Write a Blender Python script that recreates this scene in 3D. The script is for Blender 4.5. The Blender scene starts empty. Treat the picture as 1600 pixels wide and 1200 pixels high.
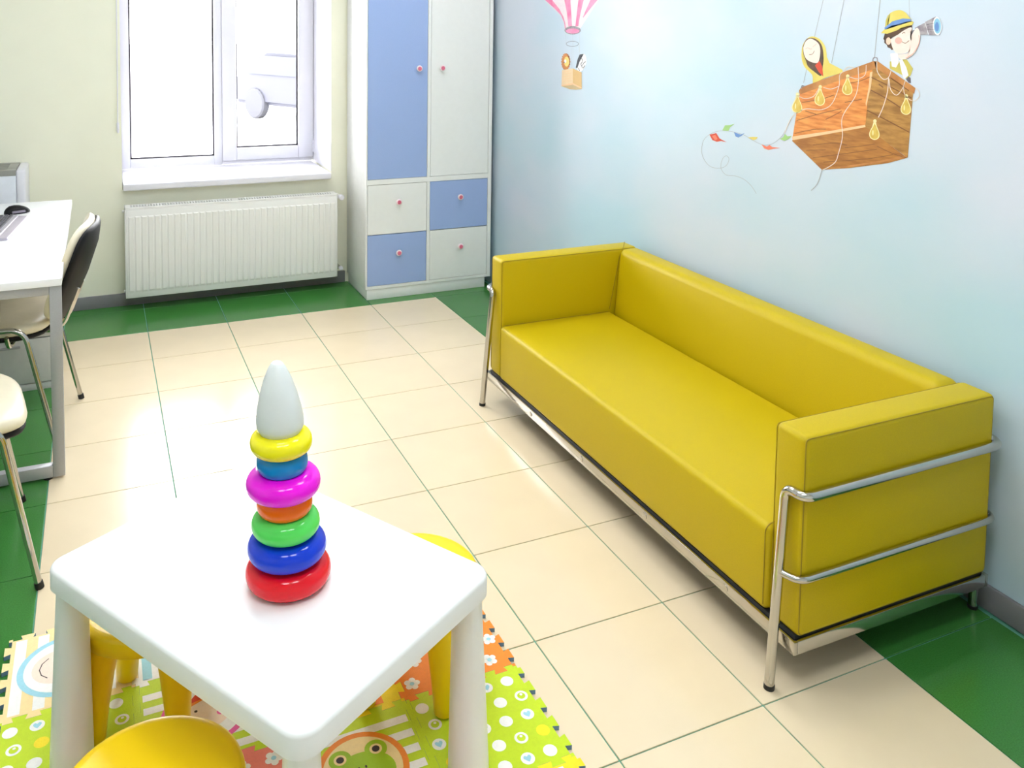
import bpy, bmesh, math, random
from mathutils import Vector, Matrix
random.seed(7)
R = math.radians
S = bpy.context.scene
COL = S.collection

# ------------------------------------------------------------------ camera
F, CX, CY = 1352.545, 800 - 56.997, 600 - 460.548
CAM = Vector((0.186026, -4.935806, 1.672504))
yaw, pitch, roll = 0.413564, 0.07024, 0.012199
_f = Vector((math.sin(yaw)*math.cos(pitch), math.cos(yaw)*math.cos(pitch), -math.sin(pitch)))
_r = Vector((math.cos(yaw), -math.sin(yaw), 0))
_u = _r.cross(_f)
RIGHT = math.cos(roll)*_r + math.sin(roll)*_u
UP = -math.sin(roll)*_r + math.cos(roll)*_u
cd = bpy.data.cameras.new('camera'); cam = bpy.data.objects.new('camera', cd); COL.objects.link(cam)
cd.sensor_fit = 'HORIZONTAL'; cd.sensor_width = 36; cd.lens = F/1600*36
cd.shift_x = (800-CX)/1600; cd.shift_y = -(600-CY)/1600
cd.clip_start = .05; cd.clip_end = 200
cam.matrix_world = Matrix(((RIGHT.x, UP.x, -_f.x, CAM.x), (RIGHT.y, UP.y, -_f.y, CAM.y), (RIGHT.z, UP.z, -_f.z, CAM.z), (0, 0, 0, 1)))
S.camera = cam
def ray(px, py): return RIGHT*((px-CX)/F) - UP*((py-CY)/F) + _f
def on_wall(px, py, x):
    d = ray(px, py); return CAM + d*((x-CAM.x)/d.x)

# ------------------------------------------------------------------ world, light, exposure
SKY, PANEL, EXPO = 13.5, 11.5, 0.48
W = bpy.data.worlds.new('overcast'); S.world = W; W.use_nodes = True
bgn = W.node_tree.nodes['Background']; bgn.inputs[0].default_value = (.97, .985, 1, 1); bgn.inputs[1].default_value = SKY
vs = S.view_settings; vs.view_transform = 'Standard'; vs.look = 'None'; vs.exposure = EXPO; vs.gamma = 1; vs.use_curve_mapping = False
pl = bpy.data.lights.new('window_portal', 'AREA'); pl.shape = 'RECTANGLE'; pl.size = 1.3; pl.size_y = 1.6; pl.cycles.is_portal = True
po = bpy.data.objects.new('window_portal', pl); COL.objects.link(po); po.location = (.943, 1.16, 1.5); po.rotation_euler = (R(-90), 0, 0)

# ------------------------------------------------------------------ materials
def lin(c): return tuple((v/255/12.92 if v/255 <= .04045 else ((v/255+.055)/1.055)**2.4) for v in c)
MATS = {}
def mat(name, rgb, rough=.5, metal=0, var=.04, scale=30, bump=0, bscale=200, coat=0, spec=.5, emit=0, stretch=None, rgb2=None, rnd=0):
    if name in MATS: return MATS[name]
    m = bpy.data.materials.new(name); m.use_nodes = True; nt = m.node_tree; N = nt.nodes; L = nt.links
    b = N['Principled BSDF']; c = lin(rgb)
    b.inputs['Roughness'].default_value = rough; b.inputs['Metallic'].default_value = metal
    b.inputs['Coat Weight'].default_value = coat; b.inputs['Coat Roughness'].default_value = .08
    b.inputs['Specular IOR Level'].default_value = spec
    tc = N.new('ShaderNodeTexCoord'); nz = N.new('ShaderNodeTexNoise'); nz.inputs['Scale'].default_value = scale; nz.inputs['Detail'].default_value = 3
    src = tc.outputs['Object']
    if stretch:
        mp = N.new('ShaderNodeMapping'); mp.inputs['Scale'].default_value = stretch; L.new(src, mp.inputs[0]); src = mp.outputs[0]
    L.new(src, nz.inputs['Vector'])
    rp = N.new('ShaderNodeValToRGB')
    c2 = lin(rgb2) if rgb2 else tuple(v*(1-var) for v in c)
    rp.color_ramp.elements[0].position = .35; rp.color_ramp.elements[1].position = .65
    rp.color_ramp.elements[0].color = (*c2, 1); rp.color_ramp.elements[1].color = (*c, 1)
    L.new(nz.outputs[0], rp.inputs[0]); out = rp.outputs[0]
    if rnd:
        oi = N.new('ShaderNodeObjectInfo'); mr = N.new('ShaderNodeMapRange'); mr.inputs[3].default_value = 1-rnd; mr.inputs[4].default_value = 1+rnd*.3
        L.new(oi.outputs['Random'], mr.inputs[0]); hs = N.new('ShaderNodeHueSaturation'); L.new(mr.outputs[0], hs.inputs['Value']); L.new(out, hs.inputs['Color']); out = hs.outputs[0]
    L.new(out, b.inputs['Base Color'])
    if bump:
        n2 = N.new('ShaderNodeTexNoise'); n2.inputs['Scale'].default_value = bscale; L.new(tc.outputs['Object'], n2.inputs['Vector'])
        bp = N.new('ShaderNodeBump'); bp.inputs['Strength'].default_value = bump; bp.inputs['Distance'].default_value = .002
        L.new(n2.outputs[0], bp.inputs['Height']); L.new(bp.outputs[0], b.inputs['Normal'])
    if emit:
        b.inputs['Emission Color'].default_value = (*c, 1); b.inputs['Emission Strength'].default_value = emit
    MATS[name] = m; return m
def glass(name):
    m = bpy.data.materials.new(name); m.use_nodes = True; N = m.node_tree.nodes; L = m.node_tree.links
    N.remove(N['Principled BSDF']); t = N.new('ShaderNodeBsdfTransparent'); g = N.new('ShaderNodeBsdfGlossy'); g.inputs['Roughness'].default_value = .02
    fr = N.new('ShaderNodeFresnel'); fr.inputs[0].default_value = 1.3; mx = N.new('ShaderNodeMixShader')
    L.new(fr.outputs[0], mx.inputs[0]); L.new(t.outputs[0], mx.inputs[1]); L.new(g.outputs[0], mx.inputs[2]); L.new(mx.outputs[0], N['Material Output'].inputs[0])
    MATS[name] = m; return m
def sky_wall():
    m = bpy.data.materials.new('painted_sky_wall'); m.use_nodes = True; N = m.node_tree.nodes; L = m.node_tree.links
    b = N['Principled BSDF']; b.inputs['Roughness'].default_value = .38; b.inputs['Specular IOR Level'].default_value = .35
    tc = N.new('ShaderNodeTexCoord'); mp = N.new('ShaderNodeMapping'); mp.inputs['Scale'].default_value = (1, .8, 1.3); mp.inputs['Location'].default_value = (.3, .55, .1)
    nz = N.new('ShaderNodeTexNoise'); nz.inputs['Scale'].default_value = 1.35; nz.inputs['Detail'].default_value = 3.5; nz.inputs['Roughness'].default_value = .45
    rp = N.new('ShaderNodeValToRGB'); e = rp.color_ramp.elements; e[0].position = .36; e[0].color = (*lin((184, 213, 225)), 1); e[1].position = .66; e[1].color = (*lin((210, 217, 229)), 1)
    L.new(tc.outputs['Object'], mp.inputs[0]); L.new(mp.outputs[0], nz.inputs[0]); L.new(nz.outputs[0], rp.inputs[0]); L.new(rp.outputs[0], b.inputs['Base Color'])
    MATS['sky'] = m; return m

M_cream_wall = mat('back_wall_paint', (244, 243, 222), .6, scale=3, var=.03)
M_green_wall = mat('side_wall_paint', (238, 240, 238), .6, scale=3, var=.03)
M_white_wall = mat('white_paint', (245, 245, 245), .6, scale=4, var=.02)
M_sky = sky_wall()
M_grout = mat('teal_grout', (96, 164, 138), .7, scale=40)
M_beige = mat('beige_porcelain', (235, 215, 181), .19, scale=6, var=.03, coat=.0, rnd=.03, bump=.02, bscale=60)
M_green = mat('green_porcelain', (66, 132, 60), .19, scale=260, var=.18, rnd=.06, bump=.02, bscale=60)
M_base = mat('grey_baseboard', (132, 130, 134), .45, scale=20)
M_pvc = mat('white_pvc', (232, 231, 238), .3, var=.01)
M_rad = mat('radiator_enamel', (240, 239, 235), .35, var=.01)
M_lam = mat('white_laminate', (238, 239, 236), .4, var=.015)
M_blue = mat('blue_laminate', (158, 181, 228), .45, scale=350, var=.06)
M_knobp = mat('pink_knob', (226, 112, 140), .35); M_knobw = mat('pale_knob_rim', (244, 224, 226), .35)
M_leather = mat('mustard_leatherette', (200, 174, 0), .48, scale=500, var=.07, bump=.12, bscale=900, spec=.32)
M_seam = mat('mustard_seam', (158, 134, 0), .6)
M_chrome = mat('chrome', (196, 193, 188), .13, 1, var=.02)
M_rubber = mat('black_rubber', (26, 26, 26), .6)
M_plast_w = mat('white_table_plastic', (242, 242, 240), .32, var=.01, scale=8)
M_stool = mat('yellow_stool_plastic', (255, 214, 0), .3, var=.02, scale=8)
M_desk = mat('desk_laminate', (246, 246, 248), .35, var=.01)
M_alu = mat('grey_desk_metal', (176, 176, 178), .4, .35, scale=300, var=.05)
M_creamv = mat('cream_vinyl', (240, 228, 200), .38, scale=20, bump=.05, bscale=500)
M_black = mat('black_plastic', (19, 18, 21), .5, spec=.22, var=.1)
M_grey = mat('grey_keys', (78, 76, 84), .5)
M_ped = mat('pedestal_grey', (214, 214, 212), .5)
M_lamp = mat('led_panel', (244, 249, 255), .5, emit=PANEL, var=0)

# ------------------------------------------------------------------ mesh helpers
PM = {}
def tag(o, label=None, cat=None, group=None, kind=None):
    if label: o['label'] = label
    if cat: o['category'] = cat
    if group: o['group'] = group
    if kind: o['kind'] = kind
    return o
def thing(name, label, cat, loc=(0, 0, 0), rz=0, group=None):
    o = bpy.data.objects.new(name, None); COL.objects.link(o); o.empty_display_size = .1
    o.location = loc; o.rotation_euler = (0, 0, rz)
    PM[o] = Matrix.Translation(Vector(loc)) @ Matrix.Rotation(rz, 4, 'Z')
    return tag(o, label, cat, group)
def obj(name, bm, mats, parent=None, world=True, smooth=35, label=None):
    if not isinstance(mats, (list, tuple)): mats = [mats]
    pm = PM.get(parent)
    if pm is not None and world: bm.transform(pm.inverted())
    bmesh.ops.recalc_face_normals(bm, faces=bm.faces)
    me = bpy.data.meshes.new(name); bm.to_mesh(me); bm.free()
    for m in mats: me.materials.append(m)
    if smooth:
        for p in me.polygons: p.use_smooth = True
        me.set_sharp_from_angle(angle=R(smooth))
    o = bpy.data.objects.new(name, me); COL.objects.link(o)
    if parent: o.parent = parent
    PM[o] = pm if pm is not None else Matrix.Identity(4)
    if label: o['label'] = label
    return o
def inst(name, me, parent, loc):
    o = bpy.data.objects.new(name, me); COL.objects.link(o); o.parent = parent; o.location = loc; return o
def box(bm, lo, hi, bev=0, seg=2, mi=0):
    lo, hi = Vector(lo), Vector(hi); c = (lo+hi)/2; s = hi-lo
    g = bmesh.ops.create_cube(bm, size=1, matrix=Matrix.Translation(c) @ Matrix.Diagonal((s.x, s.y, s.z, 1)))
    v = g['verts']; fs = set(f for x in v for f in x.link_faces)
    for f in fs: f.material_index = mi
    if bev:
        es = list(set(e for x in v for e in x.link_edges))
        bmesh.ops.bevel(bm, geom=es, offset=bev, segments=seg, profile=.5, affect='EDGES', material=-1)
    return v
def BX(lo, hi, bev=0, seg=2):
    bm = bmesh.new(); box(bm, lo, hi, bev, seg); return bm
def fillet(pts, rad, n=6, closed=False):
    P = [Vector(p) for p in pts]; out = []
    rng = range(len(P))
    for i in rng:
        if not closed and i in (0, len(P)-1): out.append(P[i]); continue
        a, b, c = P[i-1], P[i], P[(i+1) % len(P)]
        d1, d2 = (a-b), (c-b); r = min(rad, d1.length*.48, d2.length*.48)
        p1, p2 = b+d1.normalized()*r, b+d2.normalized()*r
        for k in range(n+1):
            t = k/n; out.append(p1*(1-t)**2 + b*2*t*(1-t) + p2*t*t)
    return out
def tube(bm, pts, r, n=12, closed=False, rad2=None, mi=0):
    P = [Vector(p) for p in pts]; m = len(P); rings = []; prev = None
    for i, p in enumerate(P):
        if closed: t = P[(i+1) % m]-P[i-1]
        else: t = P[min(i+1, m-1)]-P[max(i-1, 0)]
        t.normalize()
        if prev is None:
            a = Vector((0, 0, 1)) if abs(t.z) < .9 else Vector((1, 0, 0)); nrm = (a - t*a.dot(t)).normalized()
        else: nrm = (prev - t*prev.dot(t)).normalized()
        prev = nrm; bn = t.cross(nrm); ry = rad2 or r
        rr = r[i] if isinstance(r, (list, tuple)) else r; r2 = ry[i] if isinstance(ry, (list, tuple)) else ry
        rings.append([bm.verts.new(p + nrm*math.cos(2*math.pi*k/n)*rr + bn*math.sin(2*math.pi*k/n)*r2) for k in range(n)])
    seq = list(zip(rings, rings[1:])) + ([(rings[-1], rings[0])] if closed else [])
    for A, B in seq:
        for k in range(n):
            f = bm.faces.new((A[k], A[(k+1) % n], B[(k+1) % n], B[k])); f.material_index = mi
    if not closed:
        bm.faces.new(rings[0][::-1]).material_index = mi; bm.faces.new(rings[-1]).material_index = mi
def TB(pts, r, n=12, closed=False):
    bm = bmesh.new(); tube(bm, pts, r, n, closed); return bm
def lathe(bm, prof, n=32, mtx=None, mi=None):
    mtx = mtx or Matrix.Identity(4); rings = []
    for (r, z) in prof:
        if r < 1e-5: rings.append([bm.verts.new(mtx @ Vector((0, 0, z)))])
        else: rings.append([bm.verts.new(mtx @ Vector((r*math.cos(2*math.pi*k/n), r*math.sin(2*math.pi*k/n), z))) for k in range(n)])
    for j, (A, B) in enumerate(zip(rings, rings[1:])):
        for k in range(n):
            k2 = (k+1) % n
            if len(A) == 1 and len(B) == 1: continue
            if len(A) == 1: f = bm.faces.new((A[0], B[k], B[k2]))
            elif len(B) == 1: f = bm.faces.new((A[k], A[k2], B[0]))
            else: f = bm.faces.new((A[k], A[k2], B[k2], B[k]))
            if mi: f.material_index = mi[j]
def prism(bm, pts, z0, z1, mi=0, side=None):
    n = len(pts); a = [bm.verts.new((x, y, z0)) for x, y in pts]; b = [bm.verts.new((x, y, z1)) for x, y in pts]
    bm.faces.new(b).material_index = mi; bm.faces.new(a[::-1]).material_index = mi
    for k in range(n):
        bm.faces.new((a[k], a[(k+1) % n], b[(k+1) % n], b[k])).material_index = mi if side is None else side
def rrect(cx, cy, hx, hy, r, n=8):
    out = []
    for sx, sy, a0 in ((1, 1, 0), (-1, 1, 90), (-1, -1, 180), (1, -1, 270)):
        for k in range(n+1):
            a = R(a0+90*k/n); out.append((cx+sx*(hx-r)+r*math.cos(a), cy+sy*(hy-r)+r*math.sin(a)))
    return out
def struct(name, bm, m, smooth=0): return tag(obj(name, bm, m, smooth=smooth), kind='structure')

# ------------------------------------------------------------------ the room
T = .42; XW, XL, YB, YF, ZC = 2.545, -1.3, .53, -6.2, 3.0
WX0, WX1, WZ0, WZ1, YO = .315, 1.571, .735, 2.35, 1.12     # window opening
floor = struct('floor', BX((XL-.15, YF-.15, -.15), (XW+.15, YB+.1, -.0035)), M_grout)
g = .0019
tile_cache = {}
def tile_mesh(w, d, m):
    k = (round(w, 3), round(d, 3), m.name)
    if k not in tile_cache:
        bm = bmesh.new(); box(bm, (-w/2+g, -d/2+g, -.004), (w/2-g, d/2-g, 0), .0009, 1)
        me = bpy.data.meshes.new('floor_tile'); bm.to_mesh(me); bm.free(); me.materials.append(m); tile_cache[k] = me
    return tile_cache[k]
xs = [XL] + [T*i for i in range(-3, 7) if T*i > XL+.05] + [XW]
ys = [YF] + [-T*j for j in range(14, -2, -1)] + [YB]
for i in range(len(xs)-1):
    for j in range(len(ys)-1):
        w, d = xs[i+1]-xs[i], ys[j+1]-ys[j]
        if w < .04: continue
        mx, my = (xs[i]+xs[i+1])/2, (ys[j]+ys[j+1])/2
        inst('floor_tile', tile_mesh(w, d, M_beige if (0 < mx < 5*T and my < 0) else M_green), floor, (mx, my, 0))
struct('ceiling', BX((XL-.15, YF-.15, ZC), (XW+.15, YO, ZC+.15)), M_white_wall)
struct('wall_right', BX((XW, YF-.15, -.1), (XW+.15, YO, ZC)), M_sky)
struct('wall_left', BX((XL-.15, YF-.15, -.1), (XL, YO, ZC)), M_green_wall)
struct('wall_front', BX((XL, YF-.15, -.1), (XW, YF, ZC)), M_green_wall)
bm = bmesh.new()
box(bm, (XL, YB, -.1), (WX0, YO, ZC)); box(bm, (WX1, YB, -.1), (XW, YO, ZC))
box(bm, (WX0, YB, -.1), (WX1, YO, WZ0-.04)); box(bm, (WX0, YB, WZ1), (WX1, YO, ZC))
struct('wall_back', bm, M_cream_wall)
def baseb(name, lo, hi): return struct(name, BX(lo, hi, .004), M_base, 35)
baseb('baseboard_back', (XL, YB-.014, .0), (1.66, YB, .075))
baseb('baseboard_right', (XW-.014, YF, .0), (XW, .08, .075))
baseb('baseboard_left', (XL, YF, .0), (XL+.014, YB-.015, .075))
# window
win = tag(thing('window_1', None, None, (.943, 1.03, WZ0)), kind='structure')
fy0, fy1 = 1.03, 1.095
def fr(name, lo, hi, b=.004, m=M_pvc): return obj(name, BX(lo, hi, b), m, win)
fr('window_frame', (WX0, fy0, WZ0), (.378, fy1, WZ1)); fr('window_frame', (WX1-.01, fy0, WZ0), (WX1, fy1, WZ1))
fr('window_frame', (.378, fy0, WZ0), (.901, fy1, .80)); fr('window_frame', (.378, fy0, WZ1-.06), (.901, fy1, WZ1))
fr('mullion', (.901, fy0-.004, WZ0), (.952, fy1, WZ1))
fr('window_frame', (.952, fy0, WZ0), (WX1-.01, fy1, .775)); fr('window_frame', (.952, fy0, WZ1-.06), (WX1-.01, fy1, WZ1))
bm = bmesh.new()
for lo, hi in (((.953, 1.012, .765), (1.045, fy1-.01, WZ1-.05)), ((1.462, 1.012, .765), (1.566, fy1-.01, WZ1-.05)), ((1.045, 1.012, .765), (1.462, fy1-.01, .847)), ((1.045, 1.012, WZ1-.14), (1.462, fy1-.01, WZ1-.05))): box(bm, lo, hi, .005)
sash = obj('sash', bm, M_pvc, win)
MG = glass('window_glass'); M_gasket = mat('dark_gasket', (60, 54, 64), .6)
def gasket(x0, x1, z0, z1, y):
    bm = bmesh.new(); t = .010
    for lo, hi in (((x0, y, z0), (x0+t, y+.006, z1)), ((x1-t, y, z0), (x1, y+.006, z1)), ((x0, y, z0), (x1, y+.006, z0+t)), ((x0, y, z1-t), (x1, y+.006, z1))): box(bm, lo, hi)
    obj('gasket', bm, M_gasket, win, smooth=0)
gasket(.378, .901, .80, WZ1-.06, fy0+.012); gasket(1.045, 1.462, .847, WZ1-.14, fy0+.012)
for x0, x1, z0, z1 in ((.378, .901, .80, WZ1-.06), (1.045, 1.462, .847, WZ1-.14)):
    obj('pane', BX((x0-.004, fy0+.022, z0-.004), (x1+.004, fy0+.028, z1+.004)), MG, win, smooth=0)
obj('hinge', TB([(1.566, 1.006, .80), (1.566, 1.006, .885)], .007, 8), M_pvc, win)
obj('window_sill', BX((WX0+.003, .465, .697), (1.556, 1.03, .737), .008, 3), M_pvc, win)
bm = bmesh.new(); box(bm, (WX1-.003, YB+.001, .738), (WX1+.001, 1.03, WZ1)); box(bm, (WX0-.001, YB+.001, .738), (WX0+.003, 1.03, WZ1)); box(bm, (WX0, YB+.001, WZ1-.003), (WX1, 1.03, WZ1+.001))
obj('reveal_lining', bm, M_pvc, win, smooth=0)
bc = thing('blind_cord', 'thin white blind cord hanging on the wall left of the window', 'cord', (.297, .51, 1.035))
obj('cord', TB([(.302, .517, 2.5), (.299, .517, 1.6), (.296, .517, 1.1)], .003, 8), M_pvc, bc)
obj('cord_weight', TB([(.296, .517, 1.1), (.296, .517, 1.09), (.296, .517, 1.045), (.296, .517, 1.035)], [.004, .007, .007, .004], 10), M_pvc, bc)
# outside
struct('ground', BX((-40, 1.4, -.6), (70, 90, -.35)), mat('pale_asphalt', (225, 225, 228), .8, scale=2))
kerb = tag(obj('kerb', BX((-10, 6.0, -.35), (20, 6.5, -.15), .02), mat('red_kerb', (150, 92, 90), .7)), 'low reddish kerb seen through the right-hand window pane', 'kerb')
def car(x, y, rz):
    t = thing('car', 'grey car parked outside, seen faintly through the right-hand pane', 'car', (x, y, -.35), rz)
    m = mat('dark_car_paint', (62, 62, 70), .5, spec=.15); d = mat('car_glass', (55, 57, 64), .3, spec=.2); k = mat('tyre', (62, 62, 67), .7, spec=.2)
    bm = bmesh.new(); prof = [(-2.1, .3), (2.1, .3), (2.15, .75), (1.3, .92), (.55, 1.42), (-1.1, 1.45), (-1.9, .95), (-2.15, .8)]
    a = [bm.verts.new((px, -.82, pz)) for px, pz in prof]; b = [bm.verts.new((px, .82, pz)) for px, pz in prof]
    bm.faces.new(a); bm.faces.new(b[::-1])
    for q in range(8): bm.faces.new((a[q], a[(q+1) % 8], b[(q+1) % 8], b[q]))
    bmesh.ops.bevel(bm, geom=list(bm.edges), offset=.08, segments=2, affect='EDGES'); obj('body', bm, m, t, world=False)
    for s in (-1, 1):
        bm = bmesh.new(); prism(bm, [(1.12, .96), (.5, 1.36), (-1.0, 1.38), (-1.5, .98)], 0, .02); bm.transform(Matrix.Translation((0, s*.835, 0)) @ Matrix.Rotation(R(90), 4, 'X')); obj('side_window', bm, d, t, world=False)
        for xx in (-1.3, 1.3):
            bm = bmesh.new(); lathe(bm, [(0, -.1), (.3, -.1), (.33, -.07), (.33, .07), (.3, .1), (0, .1)], 20, Matrix.Translation((xx, s*.78, .33)) @ Matrix.Rotation(R(90), 4, 'X')); obj('wheel', bm, k, t, world=False)
car(4.7, 13.5, R(-62))

# ------------------------------------------------------------------ ceiling lights
for x, y, w in ((.55, -1.0, 'by the window, left side'), (1.7, -1.0, 'by the window, sofa side'), (.55, -2.9, 'above the small table'), (1.8, -2.9, 'above the sofa'), (.1, -4.3, 'over the camera, left of its pair'), (.95, -4.3, 'over the camera, right of its pair')):
    t = thing('ceiling_light', 'square LED ceiling panel ' + w, 'ceiling light', (x, y, ZC-.03), 0, 'ceiling light panels')
    bm = bmesh.new(); h = .3
    for lo, hi in (((x-h, y-h, ZC-.03), (x+h, y-h+.02, ZC)), ((x-h, y+h-.02, ZC-.03), (x+h, y+h, ZC)), ((x-h, y-h+.02, ZC-.03), (x-h+.02, y+h-.02, ZC)), ((x+h-.02, y-h+.02, ZC-.03), (x+h, y+h-.02, ZC))): box(bm, lo, hi, .002)
    obj('frame', bm, M_pvc, t); obj('diffuser', BX((x-h+.02, y-h+.02, ZC-.022), (x+h-.02, y+h-.02, ZC-.004)), M_lamp, t, smooth=0)

# ------------------------------------------------------------------ wardrobe
t = thing('wardrobe', 'tall wardrobe with blue and white doors, drawers and pink knobs in the corner', 'wardrobe', (2.09, .3, 0))
H = 2.4; X0, X1, Y0 = 1.671, 2.508, .084
obj('plinth', BX((1.681, .09, 0), (2.472, .515, .066), .002), M_lam, t)
bm = bmesh.new(); box(bm, (X0, Y0+.02, .066), (X1, .515, H), .001)
obj('carcass', bm, mat('carcass_white', (236, 236, 234), .45), t)
bm = bmesh.new(); fz = .066
for lo, hi in (((X0, Y0, fz), (1.681, Y0+.021, H)), ((2.484, Y0, fz), (X1, Y0+.021, H)), ((2.067, Y0, .084), (2.086, Y0+.021, .713)), ((2.067, Y0, .744), (2.086, Y0+.021, H-.03)), ((1.681, Y0, fz), (2.484, Y0+.021, .084)), ((1.681, Y0, .713), (2.484, Y0+.021, .744)), ((1.681, Y0, H-.03), (2.484, Y0+.021, H))): box(bm, lo, hi, .001, 1)
obj('face_frame', bm, M_lam, t)
def knob(p, x, z):
    bm = bmesh.new(); mt = Matrix.Translation((x, Y0+.002, z)) @ Matrix.Rotation(R(90), 4, 'X')
    lathe(bm, [(0, 0), (.008, 0), (.008, .012), (.017, .016), (.019, .022), (.017, .027), (.0125, .028), (.011, .0295), (0, .0295)], 24, mt, [0, 0, 0, 0, 0, 0, 1, 1]); obj('knob', bm, [M_knobw, M_knobp], p)
def front(name, x0, x1, z0, z1, m, kx, kz, lab):
    d = obj(name, BX((x0+.0024, Y0+.002, z0+.0024), (x1-.0024, Y0+.0195, z1-.0024), .0008, 1), m, t, label=lab); knob(d, kx, kz)
front('door', 1.681, 2.067, .744, H-.03, M_blue, 2.004, 1.422, 'blue left door'); front('door', 2.086, 2.484, .744, H-.03, M_lam, 2.157, 1.424, 'white right door')
front('drawer', 1.681, 2.067, .402, .713, M_lam, 1.877, .601, 'white drawer'); front('drawer', 1.681, 2.067, .084, .402, M_blue, 1.879, .284, 'blue drawer')
front('drawer', 2.086, 2.484, .402, .713, M_blue, 2.287, .605, 'blue drawer'); front('drawer', 2.086, 2.484, .084, .402, M_lam, 2.291, .287, 'white drawer')

# ------------------------------------------------------------------ radiator
t = thing('radiator', 'white panel radiator with vertical ribs under the window', 'radiator', (.95, .44, .08))
rx0, rx1, ry, rz0, rz1 = .322, 1.577, .392, .078, .612
obj('front_panel', BX((rx0+.006, ry, rz0), (rx1-.006, ry+.012, rz1-.012), .004), M_rad, t)
obj('back_panel', BX((rx0+.006, .478, rz0), (rx1-.006, .49, rz1-.012), .004), M_rad, t)
for a, b in ((rx0, rx0+.006), (rx1-.006, rx1)): obj('side_panel', BX((a, ry+.002, rz0), (b, .488, rz1), .002), M_rad, t)
n = 34; pitch_r = (rx1-rx0-.03)/n
bm = bmesh.new()
w = pitch_r*.40; zz0, zz1 = rz0+.045, rz1-.058
vb = [(-w, 0, zz0-.012), (w, 0, zz0-.012), (w, 0, zz1+.006), (-w, 0, zz1+.006)]; vf = [(-w*.75, -.0045, zz0), (w*.75, -.0045, zz0), (w*.75, -.0045, zz1), (-w*.75, -.0045, zz1)]
A = [bm.verts.new(v) for v in vb]; B = [bm.verts.new(v) for v in vf]; bm.faces.new(B)
for k in range(4): bm.faces.new((A[k], A[(k+1) % 4], B[(k+1) % 4], B[k]))
bmesh.ops.recalc_face_normals(bm, faces=bm.faces); rib = bpy.data.meshes.new('rib'); bm.to_mesh(rib); bm.free(); rib.materials.append(M_rad)
for k in range(n): inst('rib', rib, t, (rx0+.015+pitch_r*(k+.5)-.95, ry-.44, -.08))
bm = bmesh.new(); nb = 78
box(bm, (rx0, ry+.002, rz1-.012), (rx1, ry+.022, rz1), .002); box(bm, (rx0, .47, rz1-.012), (rx1, .49, rz1), .002)
for k in range(nb+1):
    x = rx0+.012+(rx1-rx0-.024)*k/nb; wd = .004 if k not in (0, nb//2, nb) else .012
    box(bm, (x-wd, ry+.021, rz1-.01), (x+wd, .471, rz1-.001))
obj('top_grille', bm, M_rad, t, smooth=0)
bm = bmesh.new()
for k in range(26): x = rx0+.05+k*.046; box(bm, (x, ry+.013, rz0+.03), (x+.002, .477, rz1-.05))
obj('convector_fins', bm, M_rad, t, smooth=0)
vx = rx1+.022
obj('valve_body', TB(fillet([(rx1-.002, .44, .585), (vx+.004, .44, .585), (vx+.004, .51, .585), (vx+.004, .528, .585)], .012), .009, 10), M_rad, t)
bm = bmesh.new(); lathe(bm, [(0, 0), (.012, 0), (.018, .008), (.018, .03), (.014, .038), (0, .04)], 20, Matrix.Translation((vx+.006, .43, .585)) @ Matrix.Rotation(R(90), 4, 'X')); obj('thermostat_head', bm, M_pvc, t)
obj('return_valve', TB(fillet([(rx1-.002, .44, .125), (vx+.004, .44, .125), (vx+.004, .528, .125)], .012), .009, 10), M_chrome, t)
bm = bmesh.new(); lathe(bm, [(0, 0), (.01, 0), (.013, .006), (.013, .02), (0, .022)], 16, Matrix.Translation((vx+.006, .43, .125)) @ Matrix.Rotation(R(90), 4, 'X')); obj('return_cap', bm, M_pvc, t)
obj('bleed_valve', TB([(rx0, .44, .585), (rx0-.012, .44, .585)], .008, 10), M_rad, t); obj('plug', TB([(rx0, .44, .11), (rx0-.008, .44, .11)], .009, 10), M_rad, t)
obj('bracket', BX((.6, .489, .2), (.63, .5285, .5)), M_rad, t); obj('bracket', BX((1.27, .489, .2), (1.30, .5285, .5)), M_rad, t)

# ------------------------------------------------------------------ fan coil
t = thing('fan_coil_unit', 'white floor fan coil unit with grey top grille behind the desk', 'heater', (-.62, .38, 0))
fx0, fx1, fy_, fz_ = -1.05, -.172, .235, .888
obj('body', BX((fx0+.05, fy_, .0), (fx1-.045, .528, fz_-.03), .004), mat('fan_coil_front', (226, 230, 238), .4), t)
for a, b in ((fx0, fx0+.05), (fx1-.045, fx1)): obj('side_panel', BX((a, fy_-.004, .0), (b, .529, fz_), .012, 3), M_pvc, t)
bm = bmesh.new(); mg = mat('grille_grey', (150, 150, 142), .45)
for lo, hi in (((fx0+.05, fy_, fz_-.03), (fx1-.045, fy_+.05, fz_)), ((fx0+.05, .48, fz_-.03), (fx1-.045, .528, fz_)), ((fx0+.05, fy_+.05, fz_-.03), (fx0+.1, .48, fz_)), ((fx1-.09, fy_+.05, fz_-.03), (fx1-.045, .48, fz_))): box(bm, lo, hi, .002)
gr = obj('grille_frame', bm, mg, t)
for k in range(7):
    y = fy_+.065+k*.029; obj('slat', BX((fx0+.1, y, fz_-.025), (fx1-.09, y+.012, fz_-.004), .001, 1), mg, gr)
obj('grille_dark', BX((fx0+.1, fy_+.05, fz_-.0299), (fx1-.09, .48, fz_-.027)), M_black, gr, smooth=0)

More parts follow.
